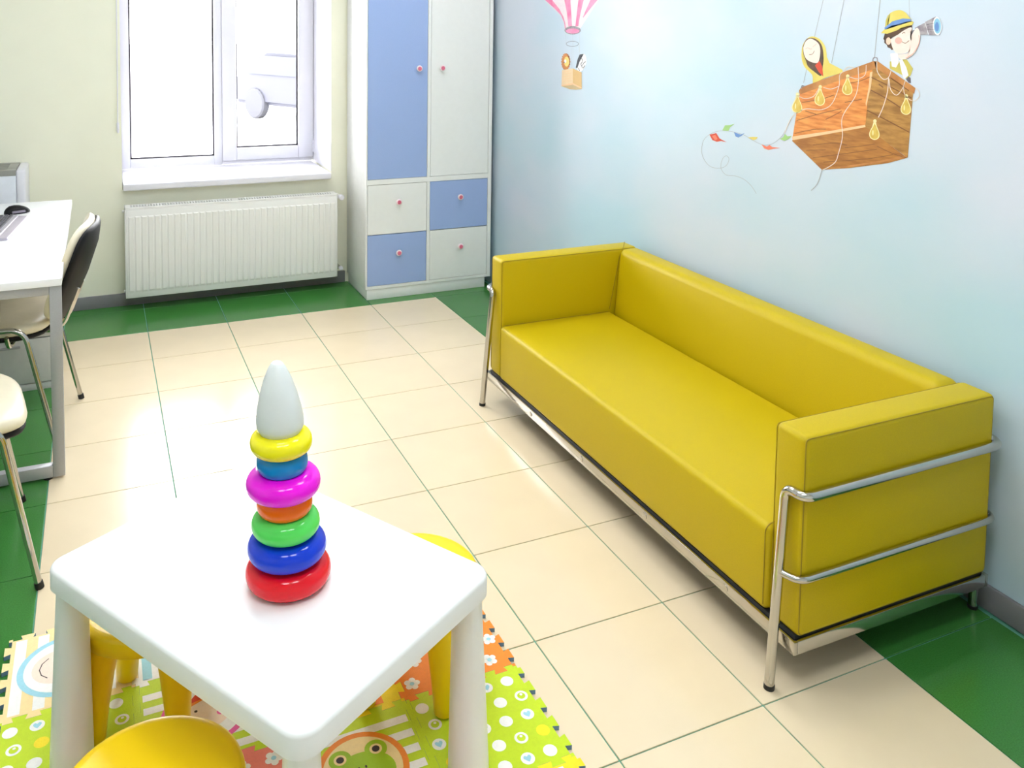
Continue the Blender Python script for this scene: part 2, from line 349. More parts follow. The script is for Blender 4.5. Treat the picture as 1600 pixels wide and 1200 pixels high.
# ------------------------------------------------------------------ desk + pedestal + keyboard + mouse
t = thing('desk', 'white desk with grey loop legs at the left edge', 'desk', (-.33, -.75, 0))
dx0, dx1, dy0, dy1, dz = -.72, .058, -1.52, .02, .752
obj('desktop', BX((dx0, dy0, dz-.027), (dx1, dy1, dz), .002), M_desk, t)
DXN = dx1
for y0, dx1 in ((dy0+.012, DXN), (dy1-.06, DXN-.09)):
    p = obj('leg_frame', BX((dx1-.042, y0, .008), (dx1-.002, y0+.035, dz-.028), .003), M_alu, t)
    obj('leg', BX((dx0+.002, y0, .008), (dx0+.042, y0+.035, dz-.028), .003), M_alu, p)
    obj('foot_rail', BX((dx0+.042, y0, .008), (dx1-.042, y0+.035, .052), .003), M_alu, p)
    obj('top_rail', BX((dx0+.042, y0, dz-.062), (dx1-.042, y0+.035, dz-.028), .003), M_alu, p)
    for fx in (dx0+.05, dx1-.06):
        bm = bmesh.new(); lathe(bm, [(0, 0), (.016, 0), (.016, .009), (0, .009)], 12, Matrix.Translation((fx, y0+.017, 0))); obj('glide', bm, M_rubber, p)
dx1 = DXN
obj('side_beam', BX((dx1-.14, dy0+.047, dz-.06), (dx1-.105, dy1-.06, dz-.028), .003), M_alu, t)
t = thing('drawer_pedestal', 'pale grey drawer pedestal standing under the desk', 'drawer unit', (-.2, -.35, 0))
obj('body', BX((-.42, -.60, .03), (-.0, -.1, .655), .003), M_ped, t); obj('plinth', BX((-.415, -.612, 0), (-.005, -.1, .03), .002), M_ped, t)
for k, (z0, z1) in enumerate(((.035, .24), (.245, .45), (.455, .65))):
    d = obj('drawer', BX((-.417, -.614, z0), (-.003, -.60, z1), .002), M_ped, t); obj('handle', BX((-.27, -.628, z1-.035), (-.15, -.614, z1-.025), .003), M_alu, d)
# keyboard, long side along y
t = thing('keyboard', 'black and silver keyboard lying on the desk', 'keyboard', (-.245, -.60, dz), R(-6))
obj('base', BX((-.085, -.23, .002), (.06, .23, .016), .005, 3), mat('silver_base', (176, 170, 182), .35, .2), t, world=False)
pr_ = bmesh.new(); box(pr_, (.055, -.23, .001), (.1, .23, .012), .005, 3); obj('palm_rest', pr_, mat('silver_trim', (200, 190, 205), .3, .3), t, world=False)
bm = bmesh.new(); box(bm, (-.0075, -.0075, 0), (.0075, .0075, .007), .0015, 1); km = bpy.data.meshes.new('key'); bm.to_mesh(km); bm.free(); km.materials.append(M_grey)
for r_ in range(6):
    for c in range(22): inst('key', km, t, (-.072+r_*.021, -.21+c*.02, .0155))
t = thing('computer_mouse', 'dark computer mouse lying beside the keyboard on the desk', 'mouse', (-.178, -.255, dz), R(20))
bm = bmesh.new(); bmesh.ops.create_uvsphere(bm, u_segments=20, v_segments=12, radius=1)
for v in bm.verts: v.co = Vector((v.co.x*.058*(1-.1*v.co.y), v.co.y*.034, max(v.co.z, -.15)*.034*(1-.22*v.co.x)+.006))
obj('body', bm, M_black, t, world=False)
obj('side_grip', BX((-.03, -.035, .006), (.03, -.026, .018), .004, 2), mat('mouse_grip', (140, 132, 146), .4), t, world=False)
bm = bmesh.new(); lathe(bm, [(0, -.004), (.008, -.004), (.008, .004), (0, .004)], 12, Matrix.Translation((-.03, 0, .031)) @ Matrix.Rotation(R(90), 4, 'X')); obj('wheel', bm, M_grey, t, world=False)

# ------------------------------------------------------------------ visitor chairs
def blend_cushion(bm, sx, sy, zc, h, nx=14, ny=14, fn=None):
    # a soft slab: superellipse outline, rounded edge; fn(u,v)->dz
    K = 40; rings = []
    def pt(a, s):
        c, q = math.cos(a), math.sin(a); e = .55
        return (math.copysign(abs(c)**e, c)*sx*s, math.copysign(abs(q)**e, q)*sy*s)
    prof = [(0, h), (.5, h), (.8, h*.93), (.93, h*.72), (.99, h*.4), (1, 0), (.985, -h*.45), (.93, -h*.8), (.6, -h), (0, -h)]
    for s, z in prof:
        if s == 0: x = y = 0; rings.append([bm.verts.new((0, 0, zc+z+(fn(0, 0) if fn else 0)))])
        else:
            ring = []
            for k in range(K):
                x, y = pt(2*math.pi*k/K, s); ring.append(bm.verts.new((x, y, zc+z+(fn(x/sx, y/sy) if fn else 0))))
            rings.append(ring)
    for j, (A, B) in enumerate(zip(rings, rings[1:])):
        for k in range(K):
            k2 = (k+1) % K
            if len(A) == 1: f = bm.faces.new((A[0], B[k], B[k2]))
            elif len(B) == 1: f = bm.faces.new((A[k], A[k2], B[0]))
            else: f = bm.faces.new((A[k], A[k2], B[k2], B[k]))
def make_chair(label, loc, rz):
    t = thing('visitor_chair', label, 'chair', loc, rz, 'chrome-legged chairs at the desk')
    bm = bmesh.new(); blend_cushion(bm, .24, .245, .482, .03, fn=lambda u, v: .012*v*v-.02*max(u, 0)**3); bm.transform(Matrix.Translation((.02, 0, 0)))
    st = obj('seat', bm, M_creamv, t, world=False, smooth=60)
    bm = bmesh.new(); blend_cushion(bm, .236, .24, .452, .016, fn=lambda u, v: .012*v*v-.02*max(u, 0)**3); bm.transform(Matrix.Translation((.02, 0, 0))); obj('seat_shell', bm, M_black, st, world=False, smooth=60)
    # backrest: curved shell leaning back
    def back(th, off, hw, mt, name, par):
        bm = bmesh.new(); blend_cushion(bm, .20, hw, off, th, fn=lambda u, v: .045*v*v+.03*max(u, 0)**2)
        # local: x->up, z->forward
        mtx = Matrix.Translation((-.305, 0, .66)) @ Matrix.Rotation(R(-104), 4, 'Y')
        bm.transform(Matrix.Rotation(0, 4, 'X')); bm.transform(Matrix(((0, 0, 1, 0), (0, 1, 0, 0), (1, 0, 0, 0), (0, 0, 0, 1))))
        bm.transform(Matrix.Translation((-.318, 0, .668)) @ Matrix.Rotation(R(-23), 4, 'Y')); return obj(name, bm, mt, par, world=False, smooth=60)
    bk = back(.022, .012, .225, M_creamv, 'backrest', t); back(.016, -.014, .235, M_black, 'back_shell', bk)
    fm = obj('back_support', TB(fillet([(-.10, -.06, .432), (-.25, -.06, .437), (-.31, -.06, .6)], .05), .011, 10), M_chrome, t, world=False)
    obj('back_support', TB(fillet([(-.10, .06, .432), (-.25, .06, .437), (-.31, .06, .6)], .05), .011, 10), M_chrome, t, world=False)
    for s in (-1, 1):
        y = s*.262
        f = obj('side_frame', TB(fillet([(.262, s*.275, .012), (.17, y, .508), (-.15, y, .508), (-.265, s*.275, .012)], .055, 8), .0105, 12), M_chrome, t, world=False)
        for fx in (.265, -.268): obj('foot', TB([(fx, s*.275, 0), (fx*.985, s*.2745, .02)], .0125, 12), M_rubber, f, world=False)
    for x in (.1, -.09): obj('cross_bar', TB(fillet([(x, -.26, .48), (x, -.225, .428), (x, .225, .428), (x, .26, .48)], .03), .009, 10), M_chrome, t, world=False)
    return t
make_chair('cream seat chair with black plastic back tucked behind the desk leg', (-.20, -1.025, 0), R(172.8))
make_chair('nearest cream seat chair cut by the left edge, its back out of view', (-.297, -1.94, 0), R(8.7))

# ------------------------------------------------------------------ sofa
sofa = thing('sofa', 'mustard yellow leatherette sofa with chrome tube frame against the blue wall', 'sofa', (2.13, -2.425, 0))
sx0, sx1, yl, yr = 1.787, 2.488, -1.49, -3.36; zb, zt = .14, .665; at = .105
def cushion(name, lo, hi, bev=.014, seg=4):
    return obj(name, BX(lo, hi, bev, seg), M_leather, sofa, smooth=60)
def seam(par, pts, closed=True): obj('seam', TB(fillet(pts, .012, 4, closed), .0017, 6, closed), M_seam, par)
for a, b, nm in ((yl-at, yl, 1), (yr, yr+at, -1)):
    bm = bmesh.new(); box(bm, (sx0, a, zb), (sx1, b, zt), .016, 5)
    for v in bm.verts:   # slightly plump faces
        fx = (v.co.x-sx0)/(sx1-sx0)
    arm = obj('armrest', bm, M_leather, sofa, smooth=60)
    for y, o in ((b-.006, .006), (a+.006, -.006)):
        yy = y+o*1.02
        e = .009
        seam(arm, [(sx0+e-.006, y+o*.55, zb+e), (sx0+e-.006, y+o*.55, zt-e+.004), (sx1-e, y+o*.55, zt-e+.004), (sx1-e, y+o*.55, zb+e)])
bx0 = 2.338
bm = bmesh.new(); box(bm, (bx0, yr+at-.002, zb), (sx1+.002, yl-at+.002, zt+.001), .03, 6)
for v in bm.verts:
    if v.co.x < 2.42 and v.co.z > .37: v.co.x += .05*(v.co.z-.37)/.295
back_o = obj('backrest', bm, M_leather, sofa, smooth=60)
ys0, ys1 = yr+at+.004, yl-at-.002
bm = bmesh.new(); box(bm, (sx0-.008, ys0, zb+.002), (bx0+.006, ys1, .378), .02, 5)
bmesh.ops.bisect_plane(bm, geom=list(bm.verts)+list(bm.edges)+list(bm.faces), plane_co=(2.06, 0, 0), plane_no=(1, 0, 0))
for k in range(1, 6): bmesh.ops.bisect_plane(bm, geom=list(bm.verts)+list(bm.edges)+list(bm.faces), plane_co=(0, ys0+(ys1-ys0)*k/6, 0), plane_no=(0, 1, 0))
for v in bm.verts:
    if v.co.z > .37:
        u = (v.co.y-ys0)/(ys1-ys0); w_ = (v.co.x-sx0)/(bx0-sx0); v.co.z += .012*math.sin(math.pi*min(max(u, 0), 1))*math.sin(math.pi*min(max(w_, 0), 1))
seat_o = obj('seat_cushion', bm, M_leather, sofa, smooth=60)
for y in (ys0+.012, ys1-.012): seam(seat_o, [(sx0-.007, y, zb+.02), (sx0-.007, y, .366), (sx0+.01, y, .379), (bx0-.01, y, .379)], False)
# mitre seams on top corners
for s, yi, yo in ((1, yl-at, yl),):
    seam(back_o, [(bx0+.004, yi-.0005*s, .385), (bx0+.054, yi-.0005*s, zt-.03), (bx0+.075, yi+.004*s, zt+.0012), (sx1-.01, yo-.012*s, zt+.0012)], False)
# chrome base frame
bm = bmesh.new()
fx0, fx1, fyl, fyr, z0, z1 = 1.772, 2.492, yl+.003, yr-.003, .102, .137
box(bm, (fx0, fyr, z0), (fx0+.012, fyl, z1), .0015); box(bm, (fx1-.012, fyr, z0), (fx1, fyl, z1), .0015)
box(bm, (fx0+.012, fyr, z0), (fx1-.012, fyr+.012, z1), .0015); box(bm, (fx0+.012, fyl-.012, z0), (fx1-.012, fyl, z1), .0015)
base_o = obj('base_frame', bm, M_chrome, sofa)
bm = bmesh.new()
box(bm, (fx0+.012, fyr+.012, z0+.004), (fx1-.012, fyl-.012, z1+.008)); obj('shade_deck', bm, M_rubber, base_o, smooth=0)  # unseen underside, filled in black and set low to deepen shade below the sofa
for px, py in ((829, 646), (908, 715), (1007, 806), (1133, 911)):
    p = on_wall(px, py, fx0); bm = bmesh.new(); lathe(bm, [(0, 0), (.011, 0), (.011, .0015), (.009, .0022), (0, .0022)], 16, Matrix.Translation((fx0, p.y, z0+.018)) @ Matrix.Rotation(R(-90), 4, 'Y')); obj('bolt', bm, M_chrome, base_o)
tr = .0128
def legtop(s):  # s=-1 right end, +1 left end; returns leg bottom, top
    yo = yr if s < 0 else yl
    return [(1.733, yo-s*.038, .006), (1.770, yo-s*.047, .475)]
for zt_, first, rr in ((.52, True, tr), (.303, False, .0095)):
    pts = []
    for s in (-1, 1):
        yo = yr if s < 0 else yl; off = s*(rr+.001)
        a, b = legtop(s); k = zt_/.475
        on_leg = Vector(a).lerp(Vector(b), min(1, (zt_-.006)/.469))
        seq = ([a, (1.7735, yo-s*.048, zt_)] if first else [(on_leg.x, on_leg.y, zt_)]) + [(1.776, yo+off, zt_+.0), (sx1+rr+.004, yo+off, zt_+.004)]
        pts.append(seq)
    path = fillet(pts[0] + pts[1][::-1], .042, 8)
    fr_ = obj('upper_tube' if first else 'lower_tube', TB(path, rr, 14), M_chrome, sofa)
for s in (-1, 1):
    a, b = legtop(s); obj('foot', TB([(a[0], a[1], 0), (a[0]+.001, a[1], .012)], tr+.001, 14), M_rubber, sofa)
    y = (yr if s < 0 else yl) - s*.05
    obj('rear_leg', TB([(2.508, y, .006), (2.508, y, .523)], tr, 14), M_chrome, sofa); obj('foot', TB([(2.508, y, 0), (2.508, y, .01)], tr+.001, 14), M_rubber, sofa)

# ------------------------------------------------------------------ foam play mat
MT = .012; TS = .305; MX0, MY1 = -.055, -2.405
mat_t = thing('foam_play_mat', 'colourful foam puzzle play mat under the small white table', 'play mat', (.555, -3.0, 0))
def foam(name, c): return mat('foam_'+name, c, .7, scale=120, var=.05, bump=.35, bscale=420)
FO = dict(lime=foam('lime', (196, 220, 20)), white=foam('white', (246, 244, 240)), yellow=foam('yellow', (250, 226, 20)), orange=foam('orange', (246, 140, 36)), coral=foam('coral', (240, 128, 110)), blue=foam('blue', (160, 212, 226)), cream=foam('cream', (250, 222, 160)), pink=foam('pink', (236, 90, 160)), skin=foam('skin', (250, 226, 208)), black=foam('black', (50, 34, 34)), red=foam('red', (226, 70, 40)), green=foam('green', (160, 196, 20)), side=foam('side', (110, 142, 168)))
FK = list(FO)
def edge_profile():
    out = []; L = TS/5; a = .008
    for k in range(5):
        u = k*L
        out += [((u + .06*L) if k == 0 else (u - .04*L), -a if k else 0), (u+.54*L, -a), (u+.46*L, a), (u+(1.04*L if k < 4 else .94*L), a if k < 4 else 0)]
    # rounded ends
    return [(0, 0)] + [(TS*.03, 0), (TS*.03, -a)] + out[1:-1] + [(TS*.97, a), (TS*.97, 0)]
EP = edge_profile()
def outline():
    b = [(u, d) for u, d in EP]; r = [(TS+d, u) for u, d in EP]; tp = [(u, TS+d) for u, d in EP][::-1]; l = [(d, u) for u, d in EP][::-1]
    return b + r + [(TS, TS)] + tp + l[:-1] if False else b + r + [(TS, TS)] + tp + l[:-1]
def dedupe(P):
    out = []
    for q in P:
        if not out or (Vector(q)-Vector(out[-1])).length > 1e-6: out.append(q)
    return out
OUT = dedupe(outline())
def disc(c, rx, ry=None, n=20, a0=0, rot=0):
    ry = ry or rx; out = []
    for k in range(n):
        a = a0+2*math.pi*k/n; x, y = rx*math.cos(a), ry*math.sin(a)
        out.append((c[0]+x*math.cos(rot)-y*math.sin(rot), c[1]+x*math.sin(rot)+y*math.cos(rot)))
    return out
def print_layers(x0, y0, layers, par):
    bm = bmesh.new(); used = []
    for col, poly, lv in layers:
        if col not in used: used.append(col)
        z = MT+.0003+.0002*lv
        f = bm.faces.new([bm.verts.new((x0+x, y0+y, z)) for x, y in poly]); f.material_index = used.index(col)
        if f.normal.z < 0: f.normal_flip()
    return tag(obj('print', bm, [FO[c] for c in used], par, smooth=0), kind='stuff')
def heart(c, s): return [(c[0]+s*x, c[1]+s*y) for x, y in ((0, -1), (.6, -.35), (.95, .2), (.85, .7), (.45, .9), (0, .5), (-.45, .9), (-.85, .7), (-.95, .2), (-.6, -.35))]
def dots(kinds):
    L = []
    for i in range(5):
        for j in range(5):
            c = (.035+i*.0575+(.006 if j % 2 else -.006), .035+j*.0575); k = kinds[(i*2+j*3) % len(kinds)]; r = .0165
            if k == 'w': L.append(('white', disc(c, r), 0))
            elif k == 'y': L.append(('yellow', disc(c, r), 0))
            elif k == 'o': L += [('white', disc(c, r), 0), ('lime', disc(c, r*.62), 1), ('white', disc((c[0]+.001, c[1]+.004), r*.22), 2)]
            elif k == 'h': L += [('white', disc(c, r), 0), ('blue', heart(c, r*.6), 1)]
    return L
def flowers():
    L = []
    for i in range(4):
        for j in range(4):
            c = (.045+i*.072+(.018 if j % 2 else -.012), .045+j*.072)
            for k in range(5): a = 2*math.pi*k/5+i+j; L.append(('white', disc((c[0]+.0125*math.cos(a), c[1]+.0125*math.sin(a)), .0085, n=12), 0))
            L.append(('blue', disc(c, .006, n=10), 1))
    return L
def stripes(col, n=6, vertical=False):
    L = []
    for k in range(n):
        a, b = .018+k*(TS-.036)/n, .018+(k+.5)*(TS-.036)/n; lo, hi = .014, TS-.014
        L.append((col, [(a, lo), (b, lo), (b, hi), (a, hi)] if vertical else [(lo, a), (hi, a), (hi, b), (lo, b)], 0))
    return L
C0 = (TS/2, TS/2)
def face(ring, rot=0):
    C1 = (C0[0]-.012, C0[1]); F0 = (C1[0]-.016, C1[1]); L = [(ring, disc(C1, .112, n=44), 1), ('white', disc(C1, .097, n=44), 2), ('skin', disc(F0, .062, n=30), 3)]
    L += [('black', disc((F0[0]-.004*math.cos(rot)-s*.016*math.sin(rot), F0[1]-.004*math.sin(rot)+s*.016*math.cos(rot)), .0045, n=10), 4) for s in (-1, 1)]
    L += [('black', [(F0[0]-.045*math.cos(rot+a), F0[1]-.045*math.sin(rot+a)) for a in (-1, -.5, 0, .5, 1)] + [(F0[0]-.0425*math.cos(rot+a), F0[1]-.0425*math.sin(rot+a)) for a in (1, .5, 0, -.5, -1)], 4)]
    return L
def frog():
    c = C0; L = [('orange', disc(c, .104, n=44), 1), ('cream', disc(c, .09, n=44), 2), ('green', disc((c[0], c[1]-.012), .072, .058, 36), 3)]
    for s in (-1, 1): e = (c[0]+s*.042, c[1]+.042); L += [('green', disc(e, .026, n=24), 4), ('cream', disc(e, .0145, n=20), 5), ('black', disc(e, .009, n=16), 6)]
    L += [('black', disc((c[0]+s*.008, c[1]+.004), .0025, .004, 8), 5) for s in (-1, 1)]
    return L
def chick():
    c = C0; L = [('pink', disc(c, .104, n=44), 1), ('white', disc(c, .09, n=44), 2), ('skin', disc(c, .06, .056, 30), 3), ('red', [(c[0]-.05, c[1]+.03), (c[0], c[1]+.085), (c[0]+.02, c[1]+.05)], 4), ('orange', [(c[0]-.055, c[1]+.02), (c[0]+.02, c[1]+.05), (c[0]-.03, c[1]+.04)], 5)]
    L += [('black', disc((c[0]+s*.022, c[1]+.01), .004, n=10), 5) for s in (-1, 1)] + [('pink', disc((c[0]+s*.034, c[1]-.012), .01, n=14), 5) for s in (-1, 1)]
    return L
DL = dots('wohywohw')
TILES = {(0, 0): ('cream', stripes('white', 5, True)+face('blue', math.pi*.0)), (0, 1): ('lime', DL), (0, 2): ('orange', flowers()), (0, 3): ('lime', DL),
         (1, 0): ('white', stripes('blue', 6, True)+face('blue')), (1, 1): ('lime', stripes('white')+chick()), (1, 2): ('coral', flowers()), (1, 3): ('yellow', stripes('white')),
         (2, 0): ('lime', DL), (2, 1): ('yellow', stripes('orange', 4, True)), (2, 2): ('lime', stripes('white')+frog()), (2, 3): ('coral', flowers()),
         (3, 0): ('yellow', stripes('white')), (3, 1): ('orange', flowers()), (3, 2): ('lime', DL), (3, 3): ('yellow', stripes('white', 6, True))}
for (c, r_), (base, lay) in TILES.items():
    x0, y0 = MX0+c*TS, MY1-(r_+1)*TS
    bm = bmesh.new(); k = .9988
    prism(bm, [(x0+TS/2+(x-TS/2)*k, y0+TS/2+(y-TS/2)*k) for x, y in OUT], 0.0005, MT, 0, 1)
    tl = obj('mat_tile', bm, [FO[base], FO['side']], mat_t, smooth=0); print_layers(x0, y0, lay, tl)

# ------------------------------------------------------------------ small table
ta = R(-58.9); tcx, tcy, tz = .513, -3.094, .49
t = thing('childrens_table', 'small white plastic childrens table with rounded corners', 'table', (tcx, tcy, MT+.002), ta)
hx, hy = .405, .2875
bm = bmesh.new(); th = .052
P0 = rrect(0, 0, hx, hy, .045); layers = [(-.008, tz-MT-.002-th), (0, tz-MT-.002-th+.006), (0, tz-MT-.002-.008), (-.003, tz-MT-.002-.002), (-.008, tz-MT-.002)]
rings = []
for off, z in layers:
    rings.append([bm.verts.new((x, y, z)) for x, y in rrect(0, 0, hx+off, hy+off, .045+off)])
nn = len(P0)
for A, B in zip(rings, rings[1:]):
    for k in range(nn): bm.faces.new((A[k], A[(k+1) % nn], B[(k+1) % nn], B[k]))
bm.faces.new(rings[0][::-1]); bm.faces.new(rings[-1]); obj('tabletop', bm, M_plast_w, t, world=False, smooth=50)
for sx in (-1, 1):
    for sy in (-1, 1):
        bm = bmesh.new(); zt1 = tz-MT-.002-th+.004
        lathe(bm, [(0, 0), (.042, 0), (.046, .004), (.0445, .06), (.032, zt1), (0, zt1)], 28)
        for v in bm.verts: f_ = 1-v.co.z/zt1; v.co.x += sx*(hx-.044+.006*f_); v.co.y += sy*(hy-.044+.006*f_)
        lg = obj('leg', bm, M_plast_w, t, world=False, smooth=50)

# ------------------------------------------------------------------ stools
def stool(label, x, y, rz):
    t = thing('childrens_stool', label, 'stool', (x, y, MT+.002), rz, 'yellow plastic stools around the small table')
    h = .292; r = .165
    bm = bmesh.new(); lathe(bm, [(0, h-.006), (.10, h-.005), (.145, h-.001), (.156, h), (.162, h-.004), (r, h-.012), (r-.002, h-.045), (r-.008, h-.05), (.14, h-.046), (0, h-.046)], 48); obj('seat', bm, M_stool, t, world=False, smooth=50)
    for k in range(4):
        a = math.pi/2*k; bm = bmesh.new(); zt1 = h-.046
        rings = [(0, .138, .021, .021), (.004, .138, .025, .025), (.08, .134, .030, .030), (.16, .127, .037, .036), (zt1-.02, .118, .044, .042), (zt1+.002, .112, .05, .046)]
        RR = [[bm.verts.new((c+rx_*math.cos(q*math.pi/10), ry_*math.sin(q*math.pi/10), z)) for q in range(20)] for z, c, rx_, ry_ in rings]
        for A, B in zip(RR, RR[1:]):
            for q in range(20): bm.faces.new((A[q], A[(q+1) % 20], B[(q+1) % 20], B[q]))
        bm.faces.new(RR[0][::-1]); bm.faces.new(RR[-1]); bm.transform(Matrix.Rotation(a, 4, 'Z')); obj('leg', bm, M_stool, t, world=False, smooth=50)
stool('yellow stool nearest the camera at the bottom edge', .255, -3.362, R(20))
stool('yellow stool half hidden behind the far right side of the table', .90, -2.955, R(-76))
stool('yellow stool under the left side of the table, only its legs showing', .284, -2.80, R(-68))

# ------------------------------------------------------------------ stacking ring toy
toy = thing('stacking_ring_toy', 'rainbow stacking ring pyramid toy with white cone top on the small table', 'toy', (.545, -3.16, tz))
lean = Matrix.Translation((.545, -3.16, tz)) @ Matrix(((1, 0, -.05, 0), (0, 1, .008, 0), (0, 0, 1, 0), (0, 0, 0, 1)))
def ring(name, c, z, rad, hh, tw, lab):
    bm = bmesh.new(); prof = []
    for k in range(21):
        a = -math.pi/2+math.pi*k/20; prof.append((rad-tw+tw*math.copysign(abs(math.cos(a))**.85, math.cos(a)), z+hh*math.copysign(abs(math.sin(a))**.9, math.sin(a))))
    prof = [(.012, z-hh)] + prof + [(.012, z+hh)]
    lathe(bm, prof, 48, lean); obj('ring', bm, mat('toy_'+name, c, .1, var=.01, spec=.4), toy, smooth=50, label=lab)
ring('red', (238, 16, 36), .0275, .0895, .0275, .034, 'red ring'); ring('blue', (12, 60, 214), .082, .0825, .027, .033, 'dark blue ring')
ring('green', (92, 226, 96), .133, .0715, .0245, .03, 'green ring'); ring('orange', (255, 112, 12), .178, .0585, .022, .018, 'orange ring')
ring('magenta', (246, 16, 226), .222, .0775, .026, .033, 'magenta ring'); ring('azure', (14, 136, 208), .268, .0535, .022, .016, 'light blue ring')
ring('yellow', (250, 238, 28), .311, .0645, .0235, .028, 'yellow ring')
bm = bmesh.new(); lathe(bm, [(0, .328), (.03, .328), (.043, .334), (.049, .346), (.0495, .36), (.046, .385), (.039, .415), (.029, .447), (.0185, .47), (.0125, .479), (.009, .482), (0, .483)], 40, lean); obj('cone_top', bm, mat('toy_white', (226, 230, 228), .35, var=.02), toy, smooth=50, label='white cone top')

# ------------------------------------------------------------------ wall paintings
def paint(n, c, **k): return mat('paint_'+n, c, .5, **k)
PX = dict(white=paint('white', (244, 243, 242)), pink=paint('pink', (236, 120, 164), scale=14, rgb2=(244, 160, 192)), pale=paint('pale', (240, 226, 228)), grey=paint('grey', (138, 126, 134), scale=60, rgb2=(176, 168, 172)), dgrey=paint('dark_grey', (96, 90, 98)), line=paint('line', (168, 170, 172)), faint=paint('faint', (196, 204, 208)),
          wood1=paint('wood_light', (240, 160, 78), scale=10, rgb2=(206, 116, 40), stretch=(1, 1.2, 9)), wood2=paint('wood_side', (196, 144, 66), scale=9, rgb2=(150, 102, 40), stretch=(1, 1.5, 7)), wood3=paint('wood_bottom', (190, 128, 50), scale=9, rgb2=(158, 98, 34), stretch=(1, 1.3, 8)), rim=paint('wood_rim', (206, 142, 74), scale=12, rgb2=(172, 108, 46)), dark=paint('dark_stroke', (126, 78, 34)), edge=paint('wood_edge', (246, 200, 150)),
          yellow=paint('yellow', (230, 212, 110), scale=12, rgb2=(220, 198, 88)), olive=paint('olive', (206, 190, 90)), bulb=paint('bag', (226, 198, 96), scale=40, rgb2=(208, 172, 66)), bulbl=paint('bag_rim', (248, 232, 170)), rope=paint('rope', (240, 222, 206)), hair=paint('hair', (74, 54, 42), scale=40, rgb2=(100, 70, 46)), skin=paint('skin', (248, 226, 214)), cheek=paint('cheek', (246, 182, 166)), ear=paint('ear', (246, 204, 178)), red=paint('red', (220, 74, 36)), coral=paint('coral', (240, 124, 92)), blue=paint('blue', (104, 146, 206)), lblue=paint('light_blue', (140, 196, 222)), green=paint('green', (160, 204, 124)), tan=paint('tan', (240, 210, 166)), tan2=paint('tan_side', (226, 186, 122)), tan3=paint('tan_bottom', (206, 180, 132)), lion=paint('lion', (224, 148, 84)), lionf=paint('lion_face', (248, 216, 120)), black=paint('black', (66, 66, 72)))
def smooth_line(pts, n=5):
    P = [Vector(p) for p in pts]; out = []
    for i in range(len(P)-1):
        p0, p1, p2, p3 = P[max(i-1, 0)], P[i], P[i+1], P[min(i+2, len(P)-1)]
        for k in range(n):
            t_ = k/n; out.append(.5*((2*p1)+(p2-p0)*t_+(2*p0-5*p1+4*p2-p3)*t_*t_+(3*p1-p0-3*p2+p3)*t_**3))
    out.append(P[-1]); return out
class Art:
    """flat paint on the wall; polygons given in photo pixels, mapped onto the wall plane"""
    def __init__(s, ox, oy, k): s.ox, s.oy, s.k = ox, oy, k; s.items = []
    def p(s, col, poly, lv=1, soft=False):
        if soft:
            q = smooth_line(poly+[poly[0]], 3)[:-1]; poly = [(v.x, v.y) for v in q]
        s.items.append((col, poly, lv)); return s
    def e(s, col, c, rx, ry=None, lv=1, rot=0): s.items.append((col, disc(c, rx, ry, 24, 0, rot), lv)); return s
    def l(s, col, pts, w=1.0, lv=3, smooth=True):
        P = smooth_line(pts) if smooth and len(pts) > 2 else [Vector(q) for q in pts]; w = w/s.k/2
        for i in range(len(P)-1):
            d = (P[i+1]-P[i]); 
            if d.length < 1e-6: continue
            d.normalize(); nrm = Vector((-d.y, d.x))*w; e = d*w*.3
            a, b = P[i]-e, P[i+1]+e
            s.items.append((col, [tuple(a+nrm), tuple(b+nrm), tuple(b-nrm), tuple(a-nrm)], lv))
        return s
    def build(s, name, par, label=None):
        bm = bmesh.new(); used = []
        for col, poly, lv in s.items:
            if col not in used: used.append(col)
            x = XW-.0006-.0002*lv
            vs_ = [bm.verts.new(on_wall(s.ox+px*s.k, s.oy+py*s.k, x)) for px, py in poly]
            f = bm.faces.new(vs_); f.material_index = used.index(col)
        pm = PM[par]; bm.transform(pm.inverted()); bmesh.ops.triangulate(bm, faces=[f for f in bm.faces if len(f.verts) > 4])
        bm.normal_update()
        for f in bm.faces:
            if f.normal.x > 0: f.normal_flip()
        me = bpy.data.meshes.new(name); bm.to_mesh(me); bm.free()
        for c in used: me.materials.append(PX[c])
        o = bpy.data.objects.new(name, me); COL.objects.link(o); o.parent = par; PM[o] = pm
        if label: o['label'] = label
        s.items = []; return o
b0 = on_wall(1325, 260, XW)
mu = thing('wall_painting', 'painted wooden balloon basket with two children and bunting on the blue wall', 'mural', (XW, b0.y, b0.z))
A = Art(1220, 80, 1/6)
A.p('wood1', [(180, 385), (860, 170), (840, 420), (790, 705), (110, 810), (150, 560)], 1).p('wood2', [(860, 170), (890, 150), (1240, 390), (1215, 700), (1190, 1000), (790, 710), (820, 420)], 1).p('wood3', [(105, 840), (130, 805), (790, 705), (1185, 1000), (1000, 1050), (640, 1095), (385, 1112)], 1)
A.p('rim', [(170, 370), (190, 340), (600, 190), (870, 92), (905, 110), (895, 160), (560, 270), (190, 402), (175, 395)], 2).p('rim', [(875, 95), (910, 95), (1262, 345), (1250, 400), (1100, 300), (890, 155)], 2)
A.p('edge', [(105, 800), (450, 750), (790, 690), (795, 712), (450, 775), (110, 835)], 2).p('edge', [(835, 200), (860, 190), (845, 330), (800, 520), (795, 490), (825, 330)], 2)
for q in ([(150, 650), (350, 590), (560, 540)], [(200, 480), (380, 450), (500, 410)], [(420, 640), (520, 590), (570, 560)], [(130, 770), (300, 735), (420, 730)], [(640, 300), (740, 280), (840, 240)], [(230, 560), (330, 590)], [(600, 480), (760, 450)]): A.l('dark', q, 1.0, 2)
